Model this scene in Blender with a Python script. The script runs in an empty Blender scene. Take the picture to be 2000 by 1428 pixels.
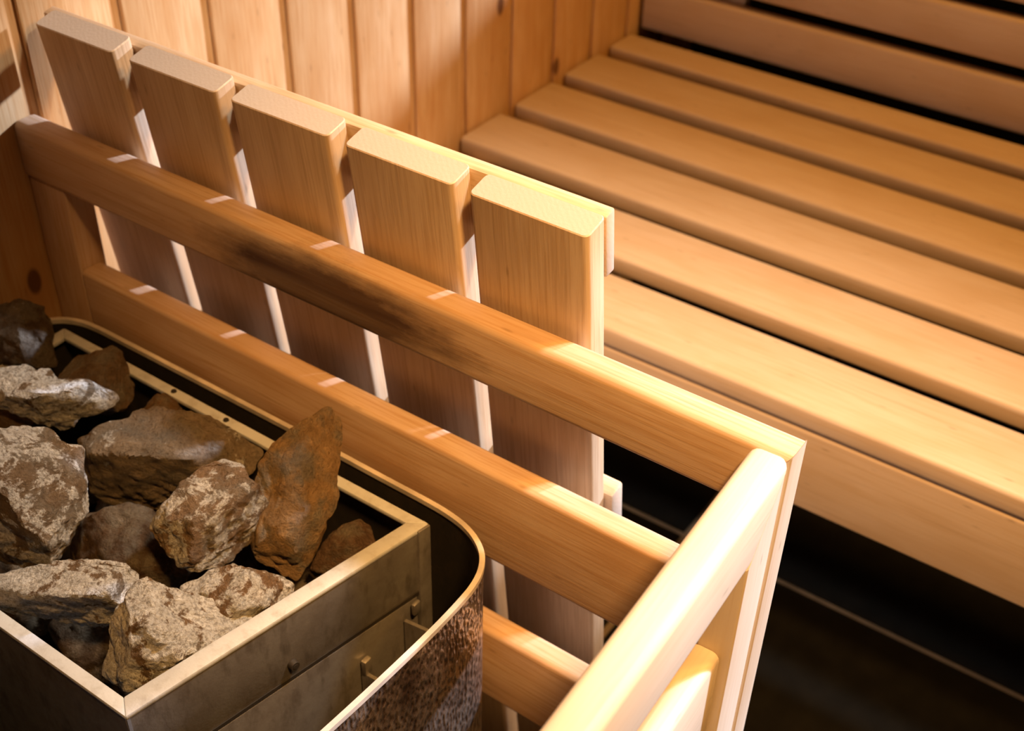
import bpy, bmesh, math, random
from mathutils import Vector, Matrix, noise
C = bpy.context.scene.collection
S = bpy.context.scene
U = 0.48      # one layout unit in metres (the guard rail lies one unit below the lens)
H = 1.19      # lens height above the floor
def P(x, y, z): return Vector((x * U, y * U, z * U + H))

# ---------------------------------------------------------------- camera
RIGHT = Vector((0.8180266, 0.5747487, 0.0222791))
UP = Vector((-0.3640508, 0.4873796, 0.7936801))
BACK = Vector((0.4453082, -0.6573622, 0.6079273))
cd = bpy.data.cameras.new('camera'); cam = bpy.data.objects.new('camera', cd); C.objects.link(cam)
cam.matrix_world = Matrix(((RIGHT.x, UP.x, BACK.x, 0), (RIGHT.y, UP.y, BACK.y, 0), (RIGHT.z, UP.z, BACK.z, H), (0, 0, 0, 1)))
cd.sensor_width = 36; cd.sensor_fit = 'HORIZONTAL'; cd.lens = 2430.4 / 2000 * 36; cd.clip_start = 0.02
cd.dof.use_dof = True; cd.dof.focus_distance = 0.80; cd.dof.aperture_fstop = 8.0
S.camera = cam

# ---------------------------------------------------------------- world and lights
w = bpy.data.worlds.new('world'); S.world = w; w.use_nodes = True
w.node_tree.nodes['Background'].inputs[0].default_value = (1.0, 0.80, 0.58, 1)
w.node_tree.nodes['Background'].inputs[1].default_value = 0.03
def light(name, kind, loc, target, energy, color, **kw):
    d = bpy.data.lights.new(name, kind); o = bpy.data.objects.new(name, d); C.objects.link(o)
    o.location = loc; o.rotation_euler = (Vector(target) - Vector(loc)).to_track_quat('-Z', 'Y').to_euler()
    d.energy = energy; d.color = color
    for k, v in kw.items(): setattr(d, k, v)
    return o
light('sun', 'SUN', Vector((1.42, 3.28, 1.10)), (0, 0, 0), 8.0, (0.70, 0.79, 1.0), angle=math.radians(3.2))
light('ceiling_spot', 'SPOT', P(0.25, 2.40, 1.86), P(-0.80, 0.88, -1.3), 118, (1.0, 0.97, 0.88), spot_size=math.radians(64), spot_blend=1.0, shadow_soft_size=0.06)
light('amber_fill', 'SPOT', P(0.70, 0.22, 1.86), P(-0.38, 1.27, -0.92), 272, (1.0, 0.51, 0.15), spot_size=math.radians(42), spot_blend=1.0, shadow_soft_size=0.10)  # added fill, no actual lamp: warms the faces turned to the camera
light('warm_fill', 'AREA', P(1.0, 2.8, 1.80), P(-0.5, 2.6, -0.5), 24.0, (1.0, 0.48, 0.10), size=0.25)  # added fill standing in for orange bounce on far bench and wall
S.view_settings.view_transform = 'Standard'; S.view_settings.look = 'None'
S.view_settings.exposure = 0.0; S.view_settings.gamma = 1.0
S.view_settings.use_curve_mapping = False

# ---------------------------------------------------------------- materials
def nt(name):
    m = bpy.data.materials.new(name); m.use_nodes = True
    t = m.node_tree; return m, t, t.nodes['Principled BSDF']
def N(t, kind, **kw):
    n = t.nodes.new(kind)
    for k, v in kw.items():
        if k.startswith('i_'):
            key = k[2:]; n.inputs[int(key) if key.isdigit() else key.replace('_', ' ')].default_value = v
        else: setattr(n, k, v)
    return n
def ramp(t, src, stops):
    r = N(t, 'ShaderNodeValToRGB'); e = r.color_ramp.elements
    while len(e) > 1: e.remove(e[-1])
    e[0].position = stops[0][0]; e[0].color = (*stops[0][1], 1)
    for p_, c_ in stops[1:]:
        q = e.new(p_); q.color = (*c_, 1)
    t.links.new(src, r.inputs[0]); return r.outputs[0]
def mapr(t, src, a, b, c_=0.0, d=1.0):
    n = N(t, 'ShaderNodeMapRange'); n.inputs[1].default_value = a; n.inputs[2].default_value = b
    n.inputs[3].default_value = c_; n.inputs[4].default_value = d; t.links.new(src, n.inputs[0]); return n.outputs[0]
def math_(t, op, a, b=None):
    n = N(t, 'ShaderNodeMath', operation=op)
    for i, v in enumerate((a, b)):
        if v is None: continue
        if isinstance(v, (int, float)): n.inputs[i].default_value = v
        else: t.links.new(v, n.inputs[i])
    return n.outputs[0]
def mix(t, fac, a, b, mode='MIX'):
    n = N(t, 'ShaderNodeMix', data_type='RGBA', blend_type=mode)
    for i, v in ((0, fac), (6, a), (7, b)):
        if isinstance(v, (int, float)): n.inputs[i].default_value = v
        elif isinstance(v, tuple): n.inputs[i].default_value = (*v, 1)
        else: t.links.new(v, n.inputs[i])
    return n.outputs[2]

def wood(name, base, dark, light_, rough=0.5, figure=0.5, streak=0.5, knots=0.0, var=0.12, scorch=None, fig_scale=1.0, endgrain_lit=0.0):
    """Grain runs along each board's own X axis (metres)."""
    base, dark, light_ = (tuple(v * 0.74 for v in c3) for c3 in (base, dark, light_))
    m, t, b = nt(name); L = t.links.new
    tc = N(t, 'ShaderNodeTexCoord'); oi = N(t, 'ShaderNodeObjectInfo')
    off = N(t, 'ShaderNodeVectorMath', operation='SCALE'); 
    cmb = N(t, 'ShaderNodeCombineXYZ'); L(oi.outputs['Random'], cmb.inputs[0]); cmb.inputs[1].default_value = 0.37
    L(math_(t, 'MULTIPLY', oi.outputs['Random'], 7.31), cmb.inputs[2]); L(cmb.outputs[0], off.inputs[0]); off.inputs[3].default_value = 5.0
    add = N(t, 'ShaderNodeVectorMath', operation='ADD'); L(tc.outputs['Object'], add.inputs[0]); L(off.outputs[0], add.inputs[1])
    def mapped(sx, sy, sz):
        mp = N(t, 'ShaderNodeMapping'); mp.inputs['Scale'].default_value = (sx, sy, sz); L(add.outputs[0], mp.inputs[0]); return mp.outputs[0]
    # growth rings: a distorted wave across the board
    big = N(t, 'ShaderNodeTexNoise', i_Scale=1.0, i_Detail=2.0); L(mapped(2.2 * fig_scale, 14 * fig_scale, 14 * fig_scale), big.inputs['Vector'])
    ring = math_(t, 'SINE', math_(t, 'MULTIPLY', big.outputs[0], 60.0))
    ring = mapr(t, ring, -1, 1)
    fine = N(t, 'ShaderNodeTexNoise', i_Scale=1.0, i_Detail=3.0, i_Roughness=0.65); L(mapped(14, 420, 420), fine.inputs['Vector'])
    med = N(t, 'ShaderNodeTexNoise', i_Scale=1.0, i_Detail=2.0); L(mapped(5, 70, 70), med.inputs['Vector'])
    blotch = N(t, 'ShaderNodeTexNoise', i_Scale=1.0, i_Detail=3.0); L(mapped(9, 22, 22), blotch.inputs['Vector'])
    col = mix(t, math_(t, 'MULTIPLY', ring, figure), base, dark)
    col = mix(t, math_(t, 'MULTIPLY', mapr(t, med.outputs[0], 0.35, 0.7), streak), col, light_)
    col = mix(t, math_(t, 'MULTIPLY', mapr(t, fine.outputs[0], 0.46, 0.66), min(1, streak * 1.5)), col, dark)
    hair = N(t, 'ShaderNodeTexNoise', i_Scale=1.0, i_Detail=2.0); L(mapped(7, 190, 190), hair.inputs['Vector'])
    col = mix(t, math_(t, 'MULTIPLY', mapr(t, hair.outputs[0], 0.60, 0.70), min(1, streak * 0.8)), col, tuple(v * 0.80 for v in dark))
    col = mix(t, math_(t, 'MULTIPLY', mapr(t, blotch.outputs[0], 0.45, 0.70), 0.6), col, dark)
    # small dark pores drawn out along the grain
    pore = N(t, 'ShaderNodeTexVoronoi', i_Scale=1.0); L(mapped(16, 60, 60), pore.inputs['Vector'])
    col = mix(t, math_(t, 'MULTIPLY', mapr(t, pore.outputs['Distance'], 0.10, 0.03), 0.45), col, tuple(v * 0.45 for v in dark))
    if knots:
        kn = N(t, 'ShaderNodeTexVoronoi', i_Scale=1.0); L(mapped(8.0, 15.0, 15.0), kn.inputs['Vector'])
        col = mix(t, math_(t, 'MULTIPLY', mapr(t, kn.outputs['Distance'], 0.28, 0.10), knots * 0.6), col, dark)
        col = mix(t, math_(t, 'MULTIPLY', mapr(t, kn.outputs['Distance'], 0.125, 0.085), knots), col, (0.10, 0.035, 0.012))
    if endgrain_lit:     # pale end grain, lightened further to paint in sunlit slat tops
        sn = N(t, 'ShaderNodeSeparateXYZ'); L(tc.outputs['Normal'], sn.inputs[0])
        rg = N(t, 'ShaderNodeTexWave', i_Scale=1.0, i_Distortion=3.0, i_Detail=2.0); rg.bands_direction = 'DIAGONAL'; L(mapped(120, 120, 120), rg.inputs['Vector'])
        ec = mix(t, math_(t, 'MULTIPLY', rg.outputs[0], 0.2), (0.54, 0.47, 0.41), (0.47, 0.38, 0.31))
        col = mix(t, mapr(t, math_(t, 'ABSOLUTE', sn.outputs[0]), 0.80, 0.97, 0, endgrain_lit), col, ec)
    hs = N(t, 'ShaderNodeHueSaturation'); L(col, hs.inputs['Color'])
    L(mapr(t, oi.outputs['Random'], 0, 1, 1 - var, 1 + var), hs.inputs['Value']); col = hs.outputs[0]
    if scorch:
        # heat scorch: a stain of its own shape on the lower front of the board (cx, half length, z span)
        sep = N(t, 'ShaderNodeSeparateXYZ'); L(tc.outputs['Object'], sep.inputs[0])
        dx = math_(t, 'DIVIDE', math_(t, 'SUBTRACT', sep.outputs[0], scorch[0]), scorch[1])
        dz = math_(t, 'DIVIDE', math_(t, 'SUBTRACT', sep.outputs[1], scorch[2]), scorch[3])
        r2 = math_(t, 'ADD', math_(t, 'MULTIPLY', dx, dx), math_(t, 'MULTIPLY', dz, dz))
        rag = N(t, 'ShaderNodeTexNoise', i_Scale=1.0, i_Detail=5.0, i_Roughness=0.7); L(mapped(22, 60, 60), rag.inputs['Vector'])
        msk = mapr(t, math_(t, 'ADD', r2, math_(t, 'MULTIPLY', math_(t, 'SUBTRACT', rag.outputs[0], 0.5), 1.4)), 1.25, 0.35)
        col = mix(t, math_(t, 'MULTIPLY', msk, mapr(t, med.outputs[0], 0.3, 0.7, 0.96, 0.72)), col, (0.050, 0.018, 0.006))
    L(col, b.inputs['Base Color'])
    b.inputs['Roughness'].default_value = rough; b.inputs['Specular IOR Level'].default_value = 0.35
    bp = N(t, 'ShaderNodeBump', i_Strength=0.35, i_Distance=0.0006); L(fine.outputs[0], bp.inputs['Height']); L(bp.outputs[0], b.inputs['Normal'])
    return m
M_rail = wood('rail_wood', (0.82, 0.58, 0.42), (0.64, 0.38, 0.20), (0.88, 0.68, 0.50), figure=0.35, streak=0.5, var=0.04)
TOP_C = -1.0915
M_scorched = wood('scorched_rail_wood', (0.84, 0.60, 0.43), (0.66, 0.40, 0.21), (0.90, 0.71, 0.52), figure=0.35, streak=0.5, var=0.0,
                  scorch=(-0.015 * U, 0.27 * U, -0.012 * U, 0.058 * U))
M_front = wood('front_rail_wood', (0.88, 0.76, 0.62), (0.78, 0.63, 0.47), (0.93, 0.82, 0.70), figure=0.12, streak=0.25, var=0.03)
M_slat = wood('slat_wood', (0.94, 0.72, 0.50), (0.70, 0.48, 0.29), (1.0, 0.82, 0.64), figure=0.28, streak=0.45, var=0.05, endgrain_lit=1.0)
M_bench = wood('bench_wood', (0.79, 0.61, 0.45), (0.69, 0.49, 0.30), (0.83, 0.67, 0.50), figure=0.2, streak=0.4, var=0.04, rough=0.42)
M_pine = wood('pine_wood', (0.87, 0.56, 0.28), (0.70, 0.36, 0.13), (0.93, 0.66, 0.38), figure=0.45, streak=0.5, knots=0.85, var=0.08, fig_scale=0.8)
M_room = wood('room_wood', (0.22, 0.115, 0.045), (0.15, 0.07, 0.025), (0.26, 0.15, 0.06), figure=0.4, streak=0.4, var=0.08)

def plain(name, col, rough=0.6, metal=0.0):
    m, t, b = nt(name); b.inputs['Base Color'].default_value = (*col, 1); b.inputs['Roughness'].default_value = rough
    b.inputs['Metallic'].default_value = metal
    tc = N(t, 'ShaderNodeTexCoord'); n = N(t, 'ShaderNodeTexNoise', i_Scale=35.0, i_Detail=4.0); t.links.new(tc.outputs['Object'], n.inputs['Vector'])
    t.links.new(mix(t, mapr(t, n.outputs[0], 0.35, 0.7), tuple(v * 0.75 for v in col), tuple(min(1, v * 1.2) for v in col)), b.inputs['Base Color'])
    return m
M_shade = plain('shade_black', (0.010, 0.007, 0.004), 0.9)  # near-black colour standing in for shade under the upper bench
M_tile = plain('floor_tile', (0.0065, 0.006, 0.005), 0.6); M_tile.node_tree.nodes['Principled BSDF'].inputs['Specular IOR Level'].default_value = 0.12
M_grout = plain('grout', (0.17, 0.125, 0.08), 0.8)

def steel(name, c1, c2, stain, rough, bump=0.0, metal=0.85):
    m, t, b = nt(name); L = t.links.new
    tc = N(t, 'ShaderNodeTexCoord')
    def ns(sc, det, st=(1, 1, 1), rg=0.6):
        mp = N(t, 'ShaderNodeMapping'); mp.inputs['Scale'].default_value = st; L(tc.outputs['Object'], mp.inputs[0])
        n = N(t, 'ShaderNodeTexNoise', i_Scale=sc, i_Detail=det, i_Roughness=rg); L(mp.outputs[0], n.inputs['Vector']); return n.outputs[0]
    a = ns(28, 5); c_ = ns(90, 4, (1, 1, 0.35)); d = ns(400, 2)
    col = mix(t, mapr(t, a, 0.35, 0.68), c1, c2)
    col = mix(t, math_(t, 'MULTIPLY', mapr(t, c_, 0.5, 0.72), 0.6), col, stain)
    L(col, b.inputs['Base Color']); b.inputs['Metallic'].default_value = metal
    L(mapr(t, math_(t, 'ADD', a, math_(t, 'MULTIPLY', d, 0.4)), 0.4, 0.9, rough - 0.08, rough + 0.15), b.inputs['Roughness'])
    if bump:
        bp = N(t, 'ShaderNodeBump', i_Strength=bump, i_Distance=0.001); L(d, bp.inputs['Height']); L(bp.outputs[0], b.inputs['Normal'])
    return m
M_steel = steel('stone_box_steel', (0.37, 0.355, 0.35), (0.21, 0.19, 0.18), (0.10, 0.08, 0.065), 0.43, 0.15, metal=0.7)
M_rim = steel('rim_steel', (0.70, 0.74, 0.78), (0.58, 0.60, 0.62), (0.40, 0.39, 0.37), 0.45, 0.15, metal=0.2)
M_inner = steel('dark_steel', (0.045, 0.038, 0.032), (0.025, 0.022, 0.02), (0.06, 0.045, 0.03), 0.6, 0.1, metal=0.5)  # near-black steel for box inside, seam, screws and liner
def casing_mat():
    m, t, b = nt('hammered_casing_steel'); L = t.links.new
    tc = N(t, 'ShaderNodeTexCoord'); mp = N(t, 'ShaderNodeMapping'); mp.inputs['Scale'].default_value = (1, 1, 0.45); L(tc.outputs['Object'], mp.inputs[0])
    v = N(t, 'ShaderNodeTexVoronoi', i_Scale=340.0); v.feature = 'SMOOTH_F1'; L(mp.outputs[0], v.inputs['Vector'])
    n = N(t, 'ShaderNodeTexNoise', i_Scale=230.0, i_Detail=3.0); L(mp.outputs[0], n.inputs['Vector'])
    n2 = N(t, 'ShaderNodeTexNoise', i_Scale=26.0, i_Detail=4.0); L(mp.outputs[0], n2.inputs['Vector'])
    h = math_(t, 'ADD', v.outputs['Distance'], math_(t, 'MULTIPLY', n.outputs[0], 0.9))
    col = mix(t, mapr(t, h, 0.55, 1.05), (0.13, 0.075, 0.045), (0.62, 0.50, 0.41))
    col = mix(t, mapr(t, n2.outputs[0], 0.35, 0.7), col, (0.10, 0.06, 0.038), 'MIX')
    L(col, b.inputs['Base Color']); b.inputs['Metallic'].default_value = 0.85; b.inputs['Roughness'].default_value = 0.27
    bp = N(t, 'ShaderNodeBump', i_Strength=0.85, i_Distance=0.0022); L(h, bp.inputs['Height']); L(bp.outputs[0], b.inputs['Normal'])
    return m
M_casing = casing_mat()
M_edge = plain('bright_edge_steel', (0.84, 0.76, 0.68), 0.35, 0.35)

def rock(name, whiteness, brown, grey=(0.27, 0.23, 0.18)):
    m, t, b = nt(name); L = t.links.new
    tc = N(t, 'ShaderNodeTexCoord')
    def ns(sc, det, rg=0.65, dist=0.0):
        n = N(t, 'ShaderNodeTexNoise', i_Scale=sc, i_Detail=det, i_Roughness=rg, i_Distortion=dist); L(tc.outputs['Object'], n.inputs['Vector']); return n.outputs[0]
    big = ns(24, 5, 0.6, 1.1); mid = ns(75, 8, 0.75, 0.5); fine = ns(380, 4, 0.7)
    col = mix(t, mapr(t, mid, 0.32, 0.66), tuple(v * 0.75 for v in brown), tuple(min(1, v * 1.25 + 0.02) for v in brown))
    col = mix(t, mapr(t, ns(38, 4), 0.45, 0.62), col, grey)
    k = math_(t, 'ADD', math_(t, 'MULTIPLY', big, 0.62), math_(t, 'MULTIPLY', mid, 0.38))
    thr = 0.64 - 0.25 * whiteness
    wm = mapr(t, math_(t, 'ADD', k, math_(t, 'MULTIPLY', math_(t, 'SUBTRACT', fine, 0.5), 0.06)), thr, thr + 0.03)
    wcol = mix(t, mapr(t, fine, 0.38, 0.62), (0.62, 0.59, 0.54), (0.92, 0.92, 0.90))
    col = mix(t, math_(t, 'MULTIPLY', wm, min(1, 0.55 + whiteness * 0.5)), col, wcol)
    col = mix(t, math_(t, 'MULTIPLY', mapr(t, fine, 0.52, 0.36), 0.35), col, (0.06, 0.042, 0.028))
    L(col, b.inputs['Base Color']); b.inputs['Roughness'].default_value = 0.88; b.inputs['Specular IOR Level'].default_value = 0.12
    h = math_(t, 'ADD', math_(t, 'MULTIPLY', mid, 1.0), math_(t, 'MULTIPLY', fine, 0.35))
    bp = N(t, 'ShaderNodeBump', i_Strength=1.0, i_Distance=0.011); L(h, bp.inputs['Height']); L(bp.outputs[0], b.inputs['Normal'])
    return m

# ---------------------------------------------------------------- helpers
def props(o, label=None, cat=None, group=None, kind=None):
    if label: o['label'] = label
    if cat: o['category'] = cat
    if group: o['group'] = group
    if kind: o['kind'] = kind
    return o
def empty(name, loc, label=None, cat=None, group=None, kind=None):
    o = bpy.data.objects.new(name, None); C.objects.link(o); o.location = loc; o.empty_display_size = 0.05
    return props(o, label, cat, group, kind)
bpy.context.view_layer.update()
def attach(o, parent):
    if parent is not None:
        o.parent = parent; o.matrix_parent_inverse = PINV[parent.name]
PINV = {}
def remember(o):
    PINV[o.name] = world_of(o).inverted(); return o
def world_of(o):
    if o.parent is None: return o.matrix_basis.copy()
    return world_of(o.parent) @ o.matrix_parent_inverse @ o.matrix_basis
def link(name, bm, mat, mw, parent=None, smooth=True):
    me = bpy.data.meshes.new(name); bm.to_mesh(me); bm.free()
    for m_ in (mat if isinstance(mat, (list, tuple)) else [mat]): me.materials.append(m_)
    if smooth:
        for p_ in me.polygons: p_.use_smooth = True
        try: me.set_sharp_from_angle(angle=math.radians(32))
        except Exception: pass
    o = bpy.data.objects.new(name, me); C.objects.link(o); o.matrix_basis = mw
    if parent is not None:
        o.parent = parent; o.matrix_parent_inverse = world_of(parent).inverted()
    return o
def box_bm(dx, dy, dz, bev, segs=3, only=None):
    bm = bmesh.new(); bmesh.ops.create_cube(bm, size=1.0)
    for v in bm.verts: v.co = Vector((v.co.x * dx, v.co.y * dy, v.co.z * dz))
    if bev:
        if bev > 0.0025:
            es = [e for e in bm.edges if abs(e.verts[0].co.x - e.verts[1].co.x) > dx * 0.5]
            bmesh.ops.bevel(bm, geom=es, offset=bev, segments=segs, profile=0.5, affect='EDGES')
            es = [e for e in bm.edges if abs(e.verts[0].co.x - e.verts[1].co.x) < 1e-6 and len({round(f.normal.x, 2) for f in e.link_faces}) > 1]
            bmesh.ops.bevel(bm, geom=es, offset=0.0007, segments=1, profile=0.5, affect='EDGES')
        else: bmesh.ops.bevel(bm, geom=bm.edges[:], offset=bev, segments=segs, profile=0.5, affect='EDGES')
    return bm
AX = {'X': Vector((1, 0, 0)), 'Y': Vector((0, 1, 0)), 'Z': Vector((0, 0, 1))}
def frame(origin, ex, ey, ez):
    return Matrix(((ex.x, ey.x, ez.x, origin.x), (ex.y, ey.y, ez.y, origin.y), (ex.z, ey.z, ez.z, origin.z), (0, 0, 0, 1)))
def board(name, x, y, z, mat, along='X', bev=0.006, parent=None, segs=3, rot=None, wide='Z'):
    """Box between layout-unit ranges x, y, z; its local X axis is the grain axis. rot = extra world matrix."""
    lo = P(x[0], y[0], z[0]); hi = P(x[1], y[1], z[1]); c_ = (lo + hi) / 2; d = hi - lo
    if along == 'X': ex, ey, ez, dims = AX['X'], AX['Z'], -AX['Y'], (d.x, d.z, d.y)
    elif along == 'Y': ex, ey, ez, dims = AX['Y'], AX['Z'], AX['X'], (d.y, d.z, d.x)
    else: ex, ey, ez, dims = AX['Z'], AX['X'], AX['Y'], (d.z, d.x, d.y)
    bm = box_bm(*dims, min(bev, min(dims) * 0.45), segs)
    mw = frame(c_, ex, ey, ez)
    if rot is not None: mw = rot @ mw
    return link(name, bm, mat, mw, parent)
def bevel_long(bm, bev):
    ln = max(v.co.x for v in bm.verts) - min(v.co.x for v in bm.verts)
    es = [e for e in bm.edges if abs(e.verts[0].co.x - e.verts[1].co.x) > ln * 0.5]
    bmesh.ops.bevel(bm, geom=es, offset=bev, segments=4, profile=0.5, affect='EDGES')
def prism_xz(name, poly, y0, y1, mat, along, bev, parent, centre=None):
    n = len(poly); cx, cz = centre or (sum(p_[0] for p_ in poly) / n, sum(p_[1] for p_ in poly) / n)
    c_ = P(cx, (y0 + y1) / 2, cz)
    ex, ey, ez = (AX['X'], AX['Z'], -AX['Y']) if along == 'X' else (AX['Z'], AX['X'], AX['Y'])
    mw = frame(c_, ex, ey, ez); inv = mw.inverted(); bm = bmesh.new()
    A = [bm.verts.new(inv @ (P(a, y0, b_))) for a, b_ in poly]; B = [bm.verts.new(inv @ (P(a, y1, b_))) for a, b_ in poly]
    bm.faces.new(A[::-1]); bm.faces.new(B)
    for i in range(n): bm.faces.new((A[i], A[(i + 1) % n], B[(i + 1) % n], B[i]))
    bmesh.ops.recalc_face_normals(bm, faces=bm.faces[:]); bevel_long(bm, bev)
    return link(name, bm, mat, mw, parent)
def prism_yz(name, poly, x0, x1, mat, along, bev, parent, rot=None):
    """Extrude a (y, z) outline from x0 to x1 (layout units)."""
    n = len(poly); cy = sum(p_[0] for p_ in poly) / n; cz = sum(p_[1] for p_ in poly) / n
    c_ = P((x0 + x1) / 2, cy, cz); hx = (x1 - x0) / 2 * U
    ex, ey, ez = (AX['Y'], AX['Z'], AX['X']) if along == 'Y' else (AX['Z'], AX['X'], AX['Y'])
    mw = frame(c_, ex, ey, ez); inv = mw.inverted()
    bm = bmesh.new()
    A = [bm.verts.new(inv @ (P(x0, a, b_))) for a, b_ in poly]; B = [bm.verts.new(inv @ (P(x1, a, b_))) for a, b_ in poly]
    bm.faces.new(A[::-1]); bm.faces.new(B)
    for i in range(n): bm.faces.new((A[i], A[(i + 1) % n], B[(i + 1) % n], B[i]))
    bmesh.ops.recalc_face_normals(bm, faces=bm.faces[:])
    bevel_long(bm, bev)
    if rot is not None: mw = rot @ mw
    return link(name, bm, mat, mw, parent)

# ---------------------------------------------------------------- the room
WX = -1.83; FLOOR = -H / U; CEIL = 1.9
wl = board('wall_left', (WX - 0.10, WX - 0.009), (-1.6, 4.5), (FLOOR, CEIL), M_pine, 'Z', 0); props(wl, kind='structure')
y0 = 1.1770 - 0.2105 * 13; pl = None
for i in range(28):
    a = y0 + 0.2105 * i + 0.013; b_ = a + 0.1845
    if b_ > 4.5: break
    o = board('plank', (WX - 0.009, WX), (a, b_), (FLOOR, CEIL), M_pine, 'Z', 0.0018, wl, segs=2) if pl is None else None
    if pl is None: pl = o; pl_y = a
    else:
        o = pl.copy(); C.objects.link(o); o.matrix_basis = Matrix.Translation((0, (a - pl_y) * U, 0)) @ pl.matrix_basis
fl = board('floor', (-1.95, 2.7), (-1.7, 4.6), (FLOOR - 0.1, FLOOR - 0.006), M_grout, 'X', 0); props(fl, kind='structure')
t0 = None
for i in range(5):
    for j in range(6):
        xa = -0.980 + 1.25 * (i - 1) + 0.009; ya = 2.335 + 1.25 * (j - 4) + 0.009
        xb = xa + 1.232; yb = ya + 1.232
        if xb > 2.9 or yb > 4.9: continue
        if t0 is None: t0 = board('tile', (xa, xb), (ya, yb), (FLOOR - 0.006, FLOOR), M_tile, 'X', 0.0008, fl, segs=1); tx, ty = xa, ya
        else:
            o = t0.copy(); C.objects.link(o); o.matrix_basis = Matrix.Translation(((xa - tx) * U, (ya - ty) * U, 0)) @ t0.matrix_basis
WNX0, WNX1, WNZ0, WNZ1 = -1.15, 1.38, -0.58, 0.32
bm = bmesh.new()
for xa, xb, za, zb_ in ((-1.95, 2.7, FLOOR, WNZ0), (-1.95, 2.7, WNZ1, CEIL), (-1.95, WNX0, WNZ0, WNZ1), (WNX1, 2.7, WNZ0, WNZ1)):
    b1 = box_bm((xb - xa) * U, 0.1 * U, (zb_ - za) * U, 0)
    bmesh.ops.translate(b1, vec=P((xa + xb) / 2, 4.55, (za + zb_) / 2), verts=b1.verts[:]); tmp = bpy.data.meshes.new('tmp'); b1.to_mesh(tmp); b1.free(); bm.from_mesh(tmp); bpy.data.meshes.remove(tmp)
props(link('wall_back', bm, M_room, Matrix.Identity(4)), kind='structure')
bm = bmesh.new()
for xa, xb, za, zb_ in ((WNX0 - 0.06, WNX1 + 0.06, WNZ0 - 0.08, WNZ0 - 0.002), (WNX0 - 0.06, WNX1 + 0.06, WNZ1 + 0.002, WNZ1 + 0.08), (WNX0 - 0.08, WNX0 - 0.002, WNZ0, WNZ1), (WNX1 + 0.002, WNX1 + 0.08, WNZ0, WNZ1)):
    b1 = box_bm((xb - xa) * U, 0.04 * U, (zb_ - za) * U, 0.002)
    bmesh.ops.translate(b1, vec=P((xa + xb) / 2, 4.48, (za + zb_) / 2), verts=b1.verts[:]); tmp = bpy.data.meshes.new('tmp'); b1.to_mesh(tmp); b1.free(); bm.from_mesh(tmp); bpy.data.meshes.remove(tmp)
props(link('window_1', bm, M_room, Matrix.Identity(4)), kind='structure')
props(board('wall_right', (2.6, 2.7), (-1.7, 4.6), (FLOOR, CEIL), M_room, 'Z', 0), kind='structure')
props(board('wall_front', (-1.95, 2.7), (-1.7, -1.6), (FLOOR, CEIL), M_room, 'X', 0), kind='structure')
props(board('ceiling', (-1.95, 2.7), (-1.7, 4.6), (CEIL, CEIL + 0.08), M_room, 'Y', 0), kind='structure')

# ---------------------------------------------------------------- lower bench
bench = empty('bench', P(-0.3, 2.6, FLOOR), 'low sauna bench of long pale boards ending at the plank wall', 'bench')
BZ = -1.547
for k in range(6):
    yf = 1.905 + 0.2555 * k; wd = 0.188 if k < 5 else 0.128
    board('seat_slat', (-1.822, 1.4), (yf, yf + wd), (BZ - 0.052, BZ), M_bench, 'X', 0.0055, bench)
board('front_board', (-1.822, 1.4), (1.908, 1.955), (-1.803, BZ - 0.057), M_bench, 'X', 0.003, bench)
for x_ in (-1.79, 1.3):
    board('bearer', (x_, x_ + 0.07), (1.96, 3.30), (-1.76, BZ - 0.053), M_bench, 'Y', 0.002, bench)
    for y_ in (2.0, 3.2): board('leg', (x_, x_ + 0.07), (y_, y_ + 0.08), (FLOOR, -1.76), M_bench, 'Z', 0.002, bench)

# ---------------------------------------------------------------- upper bench whose slatted front is the backrest
ub = empty('upper_bench', P(-0.8, 3.9, FLOOR), 'upper sauna bench with a front of horizontal boards and black gaps, behind the seat boards', 'bench')
for z0, z1 in ((-1.546, -1.402), (-1.366, -1.236), (-1.198, -1.068)):
    board('front_board', (-1.815, 0.22), (3.358, 3.405), (z0, z1), M_bench, 'X', 0.007, ub)
for xa in (-1.60, -0.45): board('batten', (xa, xa + 0.105), (3.407, 3.45), (-1.54, -1.065), M_bench, 'Z', 0.002, ub)
board('shade_backing', (-1.82, 0.22), (3.75, 3.77), (FLOOR, -1.065), M_shade, 'X', 0, ub)  # black sheet painted as the shade of the void behind the boards
board('shade_side', (0.22, 0.26), (3.36, 4.45), (FLOOR, -1.065), M_shade, 'Y', 0, ub)  # unseen panel added to keep light out of the void
for k in range(4): board('seat_slat', (-1.815, 0.22), (3.37 + 0.26 * k, 3.37 + 0.26 * k + 0.252), (-1.064, -1.02), M_bench, 'X', 0.005, ub)

# ---------------------------------------------------------------- guard rail round the heater
guard = empty('heater_guard', P(-0.38, 1.15, FLOOR), 'wooden guard rail around the heater with a scorched side rail and pale front rail', 'guard rail')
YF, YB = 1.1305, 1.180
tr = prism_xz('top_rail', [(WX + 0.002, -1.0), (WX + 0.002, -1.107), (-0.4305, -1.107), (-0.3532, -1.0)], YF, YB, M_scorched, 'X', 0.0055, guard, (-1.0915, -1.0535))
props(tr, 'top rail with a dark scorch mark along its front')
board('middle_rail', (-1.729, -0.431), (YF + 0.003, YB), (-1.457, -1.270), M_rail, 'X', 0.005, guard, segs=4)
board('lower_rail', (-1.729, -0.431), (YF + 0.003, YB), (-1.803, -1.627), M_rail, 'X', 0.005, guard, segs=4)
board('post', (WX + 0.002, -1.731), (YF + 0.004, YB + 0.012), (FLOOR, -1.107), M_rail, 'Z', 0.002, guard)
prism_xz('post', [(-0.353, -1.0008), (-0.353, FLOOR), (-0.430, FLOOR), (-0.430, -1.1078)], YF + 0.001, YB, M_front, 'Z', 0.0022, guard)
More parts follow.
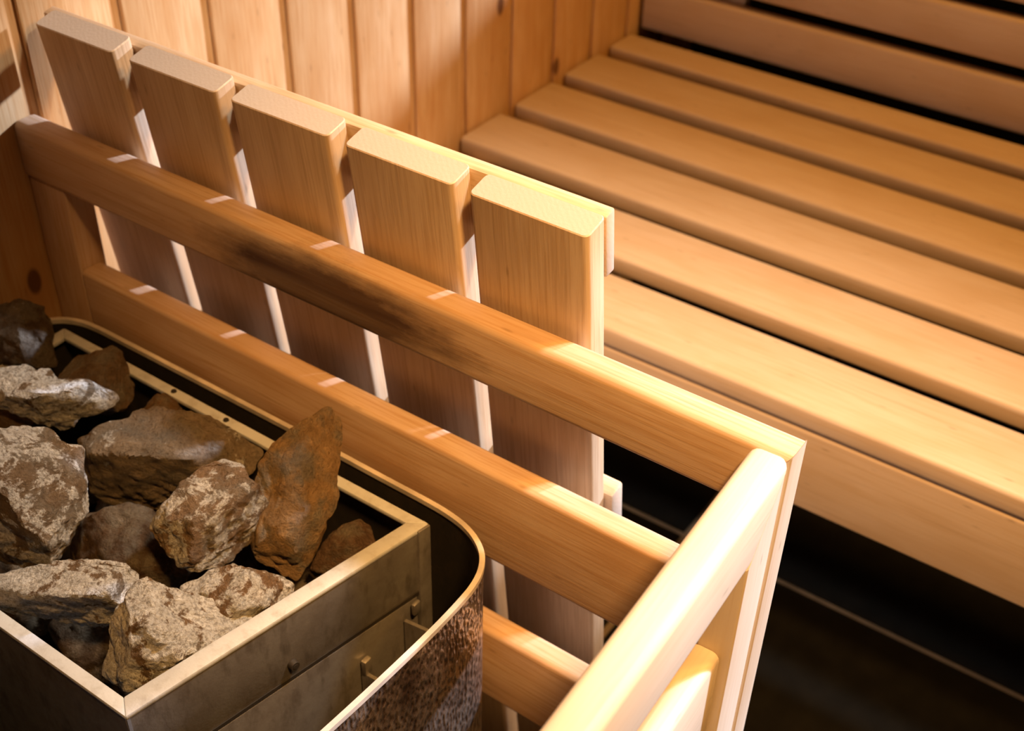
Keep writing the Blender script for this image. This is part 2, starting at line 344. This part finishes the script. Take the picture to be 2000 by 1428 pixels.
piv = P(-0.353, 1.127, -1)
ROT = Matrix.Translation(piv) @ Matrix.Rotation(math.radians(2.3), 4, 'Z') @ Matrix.Translation(-piv)
fr = prism_yz('front_top_rail', [(1.128, -1.0), (1.041, -1.119), (0.10, -1.119), (0.10, -1.0)], -0.405, -0.353, M_front, 'Y', 0.0065, guard, ROT)
prism_yz('post', [(1.120, -1.012), (1.120, FLOOR), (1.043, FLOOR), (1.043, -1.120)], -0.403, -0.353, M_front, 'Z', 0.0018, guard, ROT)
board('front_rail', (-0.409, -0.367), (0.18, 1.042), (-1.457, -1.282), M_front, 'Y', 0.006, guard, segs=4, rot=ROT)
board('front_rail', (-0.409, -0.367), (0.18, 1.042), (-1.803, -1.627), M_front, 'Y', 0.006, guard, segs=4, rot=ROT)
board('post', (-0.403, -0.353), (0.10, 0.178), (FLOOR, -1.120), M_front, 'Z', 0.002, guard, rot=ROT)

# ---------------------------------------------------------------- leaning panel of upright slats behind the guard
panel = empty('slatted_panel', P(-1.2, 1.38, FLOOR), 'leaning wooden panel of five upright boards fixed to a crossbar, behind the top rail', 'panel')
TH = math.radians(7.2); sv = Vector((0, -math.sin(TH), math.cos(TH))); nv = Vector((0, math.cos(TH), math.sin(TH)))
O3 = P(0, 1.192, -1.0)
def lean(name, x, n, s, mat, vertical, bev, segs=3, parent=None):
    c_ = O3 + Vector(((x[0] + x[1]) / 2 * U, 0, 0)) + nv * ((n[0] + n[1]) / 2 * U) + sv * ((s[0] + s[1]) / 2 * U)
    dx, dn, ds = (x[1] - x[0]) * U, (n[1] - n[0]) * U, (s[1] - s[0]) * U
    if vertical: mw = frame(c_, sv, AX['X'], nv); dims = (ds, dx, dn)
    else: mw = frame(c_, AX['X'], nv, sv); dims = (dx, dn, ds)
    bm = box_bm(*dims, bev, segs); tt = math.tan(TH)
    for v in bm.verts:      # tops are cut level
        if vertical and v.co.x > 0: v.co.x += v.co.z * tt
        elif not vertical and v.co.z > 0: v.co.z += v.co.y * tt
    return link(name, bm, mat, mw, parent)
for k in range(5):
    xl = (-1.7755, -1.5491, -1.3255, -1.0988, -0.8784)[k]; xr = (-1.5850, -1.3545, -1.1290, -0.9050, -0.6880)[k]; xl *= 0.9925; xr *= 0.9925
    lean('slat', (xl, xr), (0.0, 0.0455), (-1.478, 0.1760 + 0.0030 * (4 - k)), M_slat, True, 0.0042, 4, panel)
lean('crossbar', (-1.80, -0.6833), (0.0459, 0.068), (0.0745, 0.1765), M_slat, False, 0.0015, 2, panel)
lean('crossbar', (-1.78, -0.671), (0.0459, 0.080), (-0.46, -0.365), M_slat, False, 0.0025, 2, panel)

# ---------------------------------------------------------------- heater
RZ = -1.36
heater = empty('stone_heater', P(-1.25, 0.8, FLOOR), 'steel sauna heater with an open stone box inside a rounded metal casing', 'heater')
def plate(name, pts, z0, z1, th, mat, parent, bev=0.0008):
    """Vertical sheet following plan points pts (layout units), from z0 to z1, th thick to the left of travel."""
    bm = bmesh.new(); n = len(pts); rows = []
    for i, (x, y) in enumerate(pts):
        a = Vector(pts[max(0, i - 1)]); b_ = Vector(pts[min(n - 1, i + 1)]); d = (b_ - a).normalized(); nn = Vector((-d.y, d.x))
        rows.append([bm.verts.new(P(x, y, z0)), bm.verts.new(P(x, y, z1)), bm.verts.new(P(x + nn.x * th, y + nn.y * th, z1)), bm.verts.new(P(x + nn.x * th, y + nn.y * th, z0))])
    for i in range(n - 1):
        for k in range(4): bm.faces.new((rows[i][k], rows[i][(k + 1) % 4], rows[i + 1][(k + 1) % 4], rows[i + 1][k]))
    bm.faces.new(rows[0]); bm.faces.new(rows[-1][::-1])
    bmesh.ops.recalc_face_normals(bm, faces=bm.faces[:])
    return link(name, bm, mat, Matrix.Identity(4), parent)
def poly_prism(name, poly, z0, z1, mat, parent, bev=0.0):
    bm = bmesh.new(); A = [bm.verts.new(P(x, y, z0)) for x, y in poly]; B = [bm.verts.new(P(x, y, z1)) for x, y in poly]
    bm.faces.new(A[::-1]); bm.faces.new(B); n = len(poly)
    for i in range(n): bm.faces.new((A[i], A[(i + 1) % n], B[(i + 1) % n], B[i]))
    bmesh.ops.recalc_face_normals(bm, faces=bm.faces[:])
    if bev: bmesh.ops.bevel(bm, geom=bm.edges[:], offset=bev, segments=2, profile=0.5, affect='EDGES')
    return link(name, bm, mat, Matrix.Identity(4), parent)
# box outline (far left, far right, near right, near left)
FLc, FRc, NRc, NLc = (-1.725, 1.069), (-0.869, 1.067), (-0.967, 0.553), (-1.725, 0.552)
fli, fri, nri, nli = (-1.700, 1.049), (-0.8985, 1.047), (-0.9935, 0.573), (-1.700, 0.572)
box = empty('stone_box', P(-1.3, 0.8, RZ - 0.35)); box.parent = heater; box.matrix_parent_inverse = world_of(heater).inverted()
fw = 0.006
poly_prism('rim', [FLc, FRc, fri, fli], RZ - 0.009, RZ, M_rim, box, 0.001)
poly_prism('rim', [FRc, NRc, nri, fri], RZ - 0.009, RZ + 0.0006, M_rim, box, 0.001)
poly_prism('rim', [NRc, NLc, nli, nri], RZ - 0.009, RZ, M_rim, box, 0.001)
poly_prism('rim', [NLc, FLc, fli, nli], RZ - 0.009, RZ, M_rim, box, 0.001)
zb = RZ - 0.29; zp = RZ - 0.52
def wallplate(name, a, b_, z0, z1, th, mat): return plate(name, [a, b_], z0, z1, th, mat, box)
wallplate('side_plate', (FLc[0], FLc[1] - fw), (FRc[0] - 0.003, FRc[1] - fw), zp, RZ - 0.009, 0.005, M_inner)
wallplate('side_plate', (NLc[0], NLc[1] + fw), (NRc[0], NRc[1] + fw), zp, RZ - 0.009, -0.005, M_steel)
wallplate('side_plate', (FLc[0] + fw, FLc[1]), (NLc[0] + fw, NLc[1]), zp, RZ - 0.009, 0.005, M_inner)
# end plate towards the room: upper band, a fold line and the lower panel standing slightly proud
e0 = Vector(FRc); e1 = Vector(NRc); ed = (e1 - e0).normalized(); en = Vector((-ed.y, ed.x)); en = en if en.x > 0 else -en
def off(v, k, along=0.0): q = v + en * k + ed * along; return (q.x, q.y)
poly_prism('end_band', [off(e0, -0.0015), off(e1, -0.0015), off(e1, -0.010), off(e0, -0.010)], RZ - 0.135, RZ - 0.009, M_steel, box, 0.0006)
poly_prism('end_panel', [off(e0, 0.0005, 0.028), off(e1, 0.0005, 0.02), off(e1, -0.010, 0.02), off(e0, -0.010, 0.028)], zp, RZ - 0.143, M_steel, box, 0.001)
poly_prism('fold_seam', [off(e0, 0.0, 0.01), off(e1, 0.0, 0.01), off(e1, -0.010, 0.01), off(e0, -0.010, 0.01)], RZ - 0.143, RZ - 0.135, M_inner, box)
poly_prism('corner_flange', [off(e0, 0.004), off(e0, 0.004, 0.024), off(e0, -0.012, 0.024), off(e0, -0.012)], zp, RZ - 0.001, M_steel, box, 0.0008)
def bolt(parent, c_, r=0.0042):
    bm = bmesh.new(); bmesh.ops.create_cone(bm, cap_ends=True, segments=24, radius1=r, radius2=r * 0.85, depth=0.004)
    bmesh.ops.create_cone(bm, cap_ends=True, segments=16, radius1=r * 0.45, radius2=r * 0.45, depth=0.0046)
    n3 = Vector((en.x, en.y, 0)); ex = Vector((0, 0, 1)); mw = frame(c_, ex, n3.cross(ex), n3)
    return link('bolt', bm, M_inner, mw, parent)
bp_ = e0 + ed * 0.268 + en * 0.0035; bolt(box, P(bp_.x, bp_.y, RZ - 0.108))
for rx, ry in ((-1.4235, 1.059), (-1.2955, 1.0575)):
    bm = bmesh.new(); bmesh.ops.create_cone(bm, cap_ends=True, segments=16, radius1=0.0026, radius2=0.0022, depth=0.0012)
    link('screw', bm, M_inner, Matrix.Translation(P(rx, ry, RZ + 0.001)), box)
# bottom grate of the box
poly_prism('grate', [(-1.70, 1.05), (-0.91, 1.04), (-1.00, 0.58), (-1.70, 0.58)], zb, zb + 0.02, M_inner, box)
# casing
RIM = [(-1.775, 0.45), (-1.785, 0.60), (-1.788, 0.90), (-1.786, 1.00), (-1.778, 1.055), (-1.760, 1.083), (-1.730, 1.100), (-1.690, 1.108), (-1.60, 1.110), (-1.20, 1.111), (-1.00, 1.109), (-0.90, 1.108), (-0.855, 1.105),
       (-0.820, 1.098), (-0.790, 1.085), (-0.765, 1.066), (-0.748, 1.041), (-0.738, 1.010), (-0.734, 0.970), (-0.733, 0.90), (-0.736, 0.80), (-0.741, 0.70), (-0.748, 0.60), (-0.757, 0.50), (-0.775, 0.44), (-0.81, 0.40), (-0.87, 0.385), (-1.2, 0.38), (-1.6, 0.38), (-1.70, 0.385), (-1.755, 0.41)]
def smooth_loop(pts, k=6):
    out = []; n = len(pts)
    for i in range(n):
        p0, p1, p2, p3 = (Vector(pts[(i + j - 1) % n]) for j in range(4))
        for s_ in range(k):
            u = s_ / k; out.append(0.5 * ((2 * p1) + (p2 - p0) * u + (2 * p0 - 5 * p1 + 4 * p2 - p3) * u * u + (3 * p1 - p0 - 3 * p2 + p3) * u ** 3))
    return out
LOOP = smooth_loop(RIM)
def ring(name, inset0, inset1, z0, z1, mat, parent, rows=1):
    n = len(LOOP); bm = bmesh.new(); nor = []
    for i in range(n):
        d = (LOOP[(i + 1) % n] - LOOP[i - 1]).normalized(); nor.append(Vector((-d.y, d.x)))     # outward for clockwise travel
    def q(i, ins, z): v = LOOP[i] - nor[i] * ins; return bm.verts.new(P(v.x, v.y, z))
    prof = []
    for r in range(rows + 1): prof.append((inset0, z0 + (z1 - z0) * r / rows))
    for r in range(rows + 1): prof.append((inset1, z1 + (z0 - z1) * r / rows))
    V = [[q(i, a, z) for a, z in prof] for i in range(n)]; k = len(prof)
    for i in range(n):
        for j in range(k): bm.faces.new((V[i][j], V[i][(j + 1) % k], V[(i + 1) % n][(j + 1) % k], V[(i + 1) % n][j]))
    bmesh.ops.recalc_face_normals(bm, faces=bm.faces[:])
    return link(name, bm, mat, Matrix.Identity(4), parent)
cas = ring('casing', 0.0, 0.0025, FLOOR + 0.2, RZ - 0.008, M_casing, heater); props(cas, 'rounded outer casing of mottled shiny steel')
ring('casing_liner', 0.0026, 0.0045, FLOOR + 0.22, RZ - 0.008, M_inner, heater)
ring('casing_rim', -0.0022, 0.0062, RZ - 0.009, RZ, M_edge, heater)
# brackets between box and casing
def bracket(s_, z0, z1, reach):
    a = e0 + ed * s_ + en * 0.004; b_ = a + en * reach + Vector((0.0, 0.03)); 
    plate('bracket', [(a.x, a.y), (b_.x, b_.y)], z0, z1, 0.006, M_steel, heater)
bracket(0.060, RZ - 0.30, RZ - 0.175, 0.10); bracket(0.150, RZ - 0.36, RZ - 0.225, 0.13)
bm = box_bm(0.004, 0.008, 0.012, 0.0015, 2); q = e0 + ed * 0.038 + en * 0.008; link('clip', bm, M_steel, Matrix.Translation(P(q.x, q.y, RZ - 0.156)), heater)
bm = box_bm(0.005, 0.008, 0.016, 0.0015, 2); q = e0 + ed * 0.142 + en * 0.008; link('clip', bm, M_steel, Matrix.Translation(P(q.x, q.y, RZ - 0.212)), heater)
for x_, y_ in ((-1.70, 0.46), (-1.70, 1.03), (-0.82, 0.46), (-0.82, 1.02)):
    board('foot', (x_ - 0.03, x_ + 0.03), (y_ - 0.03, y_ + 0.03), (FLOOR, FLOOR + 0.205), M_inner, 'Z', 0.002, heater)
board('base_plate', (-1.74, -0.76), (0.44, 1.06), (FLOOR + 0.205, FLOOR + 0.225), M_inner, 'X', 0.001, heater)
board('heater_body', (-1.70, -1.02), (0.59, 1.03), (FLOOR + 0.23, zp - 0.005), M_inner, 'X', 0.004, heater)

# ---------------------------------------------------------------- stones
STONES = [
('S1', (-0.8289, 0.47, 0.554), 0.8, [(-16.0, 23.9), (-1.5, 30.4), (10.3, 30.0), (20.8, 25.6), (26.1, 4.2), (29.6, -13.4), (30.9, -25.2), (21.2, -30.4), (1.5, -30.4), (-16.0, -26.9), (-25.6, -20.8), (-30.9, -0.2), (-24.8, 18.6)]),
('S2', (-0.7281, 0.4186, 0.566), 0.75, [(-33.8, 25.8), (-15.7, 26.6), (-7.2, 22.1), (1.2, 23.0), (12.5, 16.1), (33.8, 15.3), (50.7, 6.0), (58.0, -0.4), (51.9, -6.4), (33.8, -13.7), (19.7, -20.5), (8.5, -26.6), (-5.6, -20.5), (-19.7, -12.5), (-33.8, -8.5), (-54.0, -4.4), (-58.0, 11.7), (-49.9, 21.7)]),
('S3', (-0.7358, 0.4722, 0.5468), 0.8, [(-31.1, 7.8), (-19.3, 19.7), (4.4, 23.9), (13.3, 29.0), (20.5, 23.9), (25.2, 12.1), (31.1, -2.8), (30.3, -17.6), (25.2, -26.5), (10.4, -29.0), (-15.0, -23.9), (-31.1, -7.0)]),
('S13', (-0.7685, 0.4026, 0.5372), 0.8, [(-26.0, 14.9), (-1.2, 10.7), (15.3, 5.4), (26.0, -4.1), (23.5, -14.9), (-1.2, -14.9), (-26.0, -5.8)]),
('S4', (-0.6455, 0.3338, 0.5708), 0.85, [(-13.4, 49.4), (8.4, 50.9), (18.2, 48.3), (28.3, 40.0), (41.1, 36.3), (43.2, 16.0), (46.2, -2.9), (46.2, -12.0), (40.0, -22.2), (33.8, -33.8), (24.7, -46.5), (4.7, -50.9), (-13.4, -50.2), (-31.6, -42.9), (-46.2, -2.9), (-35.3, 37.1)]),
('S5', (-0.6234, 0.4414, 0.5391), 0.7, [(-71.8, 14.7), (-53.5, 24.2), (-39.6, 32.5), (-23.0, 39.6), (-10.7, 43.6), (13.1, 40.8), (32.5, 36.5), (47.6, 28.5), (61.4, 17.4), (71.8, 7.5), (71.4, -9.1), (56.7, -19.0), (32.9, -32.9), (5.2, -40.8), (-22.6, -43.6), (-50.3, -39.6), (-63.0, -27.0), (-70.2, -7.1)]),
('S5b', (-0.6759, 0.4883, 0.53), 0.9, [(-18.3, 3.6), (-7.8, 14.1), (-0.2, 17.5), (9.9, 12.0), (18.3, 0.2), (13.3, -17.5), (-14.1, -17.5)]),
('S6', (-0.5088, 0.466, 0.5516), 0.6, [(25.0, 64.8), (31.8, 54.2), (33.0, 30.3), (31.1, 13.3), (29.2, -13.3), (22.4, -33.0), (14.4, -50.4), (3.8, -64.8), (-9.9, -62.5), (-23.1, -53.8), (-32.6, -44.3), (-33.0, -29.2), (-27.7, -10.2), (-28.0, 8.7), (-22.7, 24.6), (-9.5, 42.4), (13.3, 58.7)]),
('S7', (-0.5358, 0.4045, 0.5612), 0.75, [(-12.2, 28.8), (-2.7, 37.9), (10.0, 42.0), (22.8, 37.2), (33.7, 27.0), (40.3, 17.1), (40.0, 0.7), (33.7, -15.7), (23.5, -28.5), (11.9, -38.3), (-4.6, -42.0), (-14.8, -37.6), (-22.4, -28.5), (-35.2, -17.1), (-40.3, -9.5), (-36.7, -1.8), (-19.9, 15.0)]),
('S8', (-0.611, 0.3854, 0.4988), 0.8, [(-37.0, 23.2), (-19.1, 27.8), (2.7, 35.2), (17.5, 29.8), (29.2, 19.3), (37.0, -0.2), (50.6, -15.8), (44.7, -31.3), (21.4, -35.2), (-1.9, -31.3), (-29.2, -19.6), (-50.6, -13.8), (-46.7, 7.6)]),
('S9', (-0.5796, 0.301, 0.5362), 0.75, [(-35.5, 19.7), (-17.2, 23.5), (13.7, 26.0), (35.8, 26.3), (50.6, 23.5), (56.5, 16.2), (55.5, 9.8), (49.2, 0.4), (40.7, -12.3), (33.0, -23.5), (13.7, -26.3), (-14.4, -18.3), (-35.5, -9.5), (-56.5, 4.6), (-54.8, 15.1)]),
('S10', (-0.4887, 0.3227, 0.542), 0.75, [(-14.2, 36.8), (-7.1, 33.0), (8.5, 27.3), (26.1, 18.8), (42.7, 11.7), (47.1, 3.6), (32.2, -9.0), (14.2, -17.8), (-3.4, -27.3), (-27.1, -36.8), (-39.0, -36.8), (-47.1, -29.7), (-46.1, -17.8), (-40.3, -0.2), (-34.2, 14.1), (-27.1, 25.9), (-21.4, 33.0)]),
('S11', (-0.4836, 0.3792, 0.53), 0.8, [(-40.6, 6.9), (-26.7, 15.9), (-13.2, 21.9), (-4.3, 24.4), (10.7, 21.9), (29.2, 15.9), (40.6, 8.4), (39.2, 0.9), (23.2, -10.5), (8.2, -20.1), (-7.1, -24.4), (-21.4, -20.8), (-35.6, -6.6)]),
('S12', (-0.4717, 0.4744, 0.5036), 0.8, [(-26.1, -14.3), (-18.0, 1.2), (-6.0, 17.4), (1.0, 22.8), (11.8, 24.7), (21.1, 17.4), (26.1, 7.3), (18.4, -7.3), (1.0, -20.9), (-18.4, -24.7)]),
]
INFO = {   # seed, whiteness, brown, label, extra facet planes (direction in the stone's own right/up/front frame, cut depth)
'S1': (1, .30, (.15, .10, .06), 'dark grey-brown stone in the far left corner of the heater', []),
'S2': (2, .86, (.30, .21, .13), 'long pale cracked stone lying pointed to the right, above the big round pale stone', [((.1, .85, .5), .55), ((.2, -.8, .55), .45)]),
'S3': (3, .10, (.22, .14, .08), 'brown pointed stone behind the long pale stone, under the far rim', [((-.5, .5, .7), .6), ((.8, .1, .55), .55)]),
'S13': (4, .15, (.24, .14, .07), 'small brown stone wedged between two pale stones at the left edge', []),
'S4': (5, .62, (.26, .18, .11), 'big rounded pale grey stone at the left edge of the photo', [((.5, .6, .6), .7), ((-.3, -.5, .8), .7)]),
'S5': (6, .28, (.34, .26, .18), 'widest stone, smooth and brown, in the middle of the pile', [((.05, .75, .65), .58), ((-.1, -.75, .6), .30), ((.7, .2, .65), .7)]),
'S5b': (7, .05, (.24, .14, .07), 'small brown stone tip poking up behind the widest brown stone', []),
'S6': (8, .10, (.44, .28, .14), 'tall upright tan stone leaning on the far rim', [((-.55, .2, .8), .62), ((.85, .15, .5), .5), ((0, -.7, .7), .8)]),
'S7': (9, .62, (.30, .20, .12), 'knobbly brown and grey stone lying on top in the centre of the heater', [((0, .75, .6), .6), ((-.5, -.3, .8), .6), ((.75, -.5, .45), .35)]),
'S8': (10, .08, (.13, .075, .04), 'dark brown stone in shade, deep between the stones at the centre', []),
'S9': (11, .84, (.25, .16, .09), 'wide pale speckled stone with a dark underside in the lower left', [((.05, .75, .62), .5), ((0, -.85, .5), .25)]),
'S10': (12, .84, (.28, .18, .10), 'bright white and brown triangular stone nearest the camera, in the corner of the box', [((.60, .62, .45), .42), ((-.75, .05, .6), .5), ((.15, -.45, .85), .55)]),
'S11': (13, .72, (.27, .16, .08), 'white and brown mottled stone against the sunlit short rim', [((.55, .45, .65), .55), ((-.5, .2, .8), .6)]),
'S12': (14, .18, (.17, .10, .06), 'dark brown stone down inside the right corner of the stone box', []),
}
def make_stone(key, c_, th, uv):
    seed, white, brown, label, planes = INFO[key]; rnd = random.Random(seed * 77 + 5)
    u = [Vector((a, b_)) / 1000.0 for a, b_ in uv]; n = len(u)
    cen = sum(u, Vector((0, 0))) / n
    u = [v - cen for v in u]
    xs = [v.x for v in u]; ys = [v.y for v in u]; half = min(max(xs) - min(xs), max(ys) - min(ys)) / 2
    thick = th * half
    K = 180; rad = []
    for i in range(K):
        a = 2 * math.pi * i / K; d = Vector((math.cos(a), math.sin(a))); best = 0
        for j in range(n):
            p_, q_ = u[j], u[(j + 1) % n]; e = q_ - p_; den = d.x * e.y - d.y * e.x
            if abs(den) < 1e-12: continue
            s_ = (p_.x * e.y - p_.y * e.x) / den; m_ = (p_.x * d.y - p_.y * d.x) / den
            if s_ > 0 and -1e-6 <= m_ <= 1 + 1e-6: best = max(best, s_)
        rad.append(best)
    rad = [(rad[i - 1] + 2 * rad[i] + rad[(i + 1) % K]) / 4 for i in range(K)]
    bm = bmesh.new(); bmesh.ops.create_icosphere(bm, subdivisions=6 if white > .2 else 5, radius=1.0)
    pts = []
    for v in bm.verts:
        d = v.co.normalized(); rho = math.hypot(d.x, d.y); a = math.atan2(d.y, d.x) % (2 * math.pi)
        f = a / (2 * math.pi) * K; i = int(f) % K; fr_ = f - int(f); R = rad[i] * (1 - fr_) + rad[(i + 1) % K] * fr_
        rr = rho ** 0.80; zz = math.copysign(abs(d.z) ** 0.85, d.z)
        ca, sa = (d.x / rho, d.y / rho) if rho > 1e-6 else (1, 0)
        pts.append(Vector((R * rr * ca, R * rr * sa, thick * zz)))
    pl_ = [(Vector(a).normalized(), k) for a, k in planes]
    for _ in range(7 if planes else 9):
        a = rnd.uniform(0, 2 * math.pi); z_ = rnd.uniform(0.45, 0.9); r_ = math.sqrt(1 - z_ * z_)
        pl_.append((Vector((r_ * math.cos(a), r_ * math.sin(a), z_)), rnd.uniform(0.72, 0.92)))
    for nn, k in pl_:
        sup = max(p_.dot(nn) for p_ in pts); dd = sup * k
        for p_ in pts:
            e = p_.dot(nn) - dd
            if e > 0: p_.z -= e / nn.z * 0.94
    o3 = Vector((seed * 3.1, seed * 1.7, 0))
    for v, p_ in zip(bm.verts, pts):
        q_ = p_ / 0.018 + o3
        a = noise.fractal(q_ * 0.55, 0.9, 2.1, 5) ; b_ = noise.ridged_multi_fractal(q_ * 0.9, 0.8, 2.2, 5, 1.0, 2.0)
        nrm = v.co.normalized()
        v.co = p_ + nrm * (a * 0.0034 - (b_ - 1.0) * 0.0025) * min(1, half / 0.03)
    ctr = Vector(c_) + RIGHT * cen.x + UP * cen.y
    o = link('sauna_stone', bm, rock('stone_' + key, white, brown), frame(ctr, RIGHT, UP, BACK))
    for p_ in o.data.polygons: p_.use_smooth = True
    props(o, label, 'stone', 'stones heaped in the heater')
    return o
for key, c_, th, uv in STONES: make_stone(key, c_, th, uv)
rnd = random.Random(4)
for i, (x_, y_) in enumerate([(-1.60, 0.70), (-1.59, 0.93), (-1.43, 0.70), (-1.42, 0.93), (-1.25, 0.70), (-1.24, 0.93), (-1.05, 0.93), (-1.09, 0.71)]):
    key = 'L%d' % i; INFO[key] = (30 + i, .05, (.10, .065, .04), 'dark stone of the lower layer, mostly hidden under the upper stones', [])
    k_ = 13; ph = rnd.random() * 6
    uv = [((35 + 5 * math.sin(3 * a + ph)) * math.cos(a), (33 + 6 * math.cos(2 * a + ph)) * math.sin(a)) for a in [2 * math.pi * j / k_ for j in range(k_)]]
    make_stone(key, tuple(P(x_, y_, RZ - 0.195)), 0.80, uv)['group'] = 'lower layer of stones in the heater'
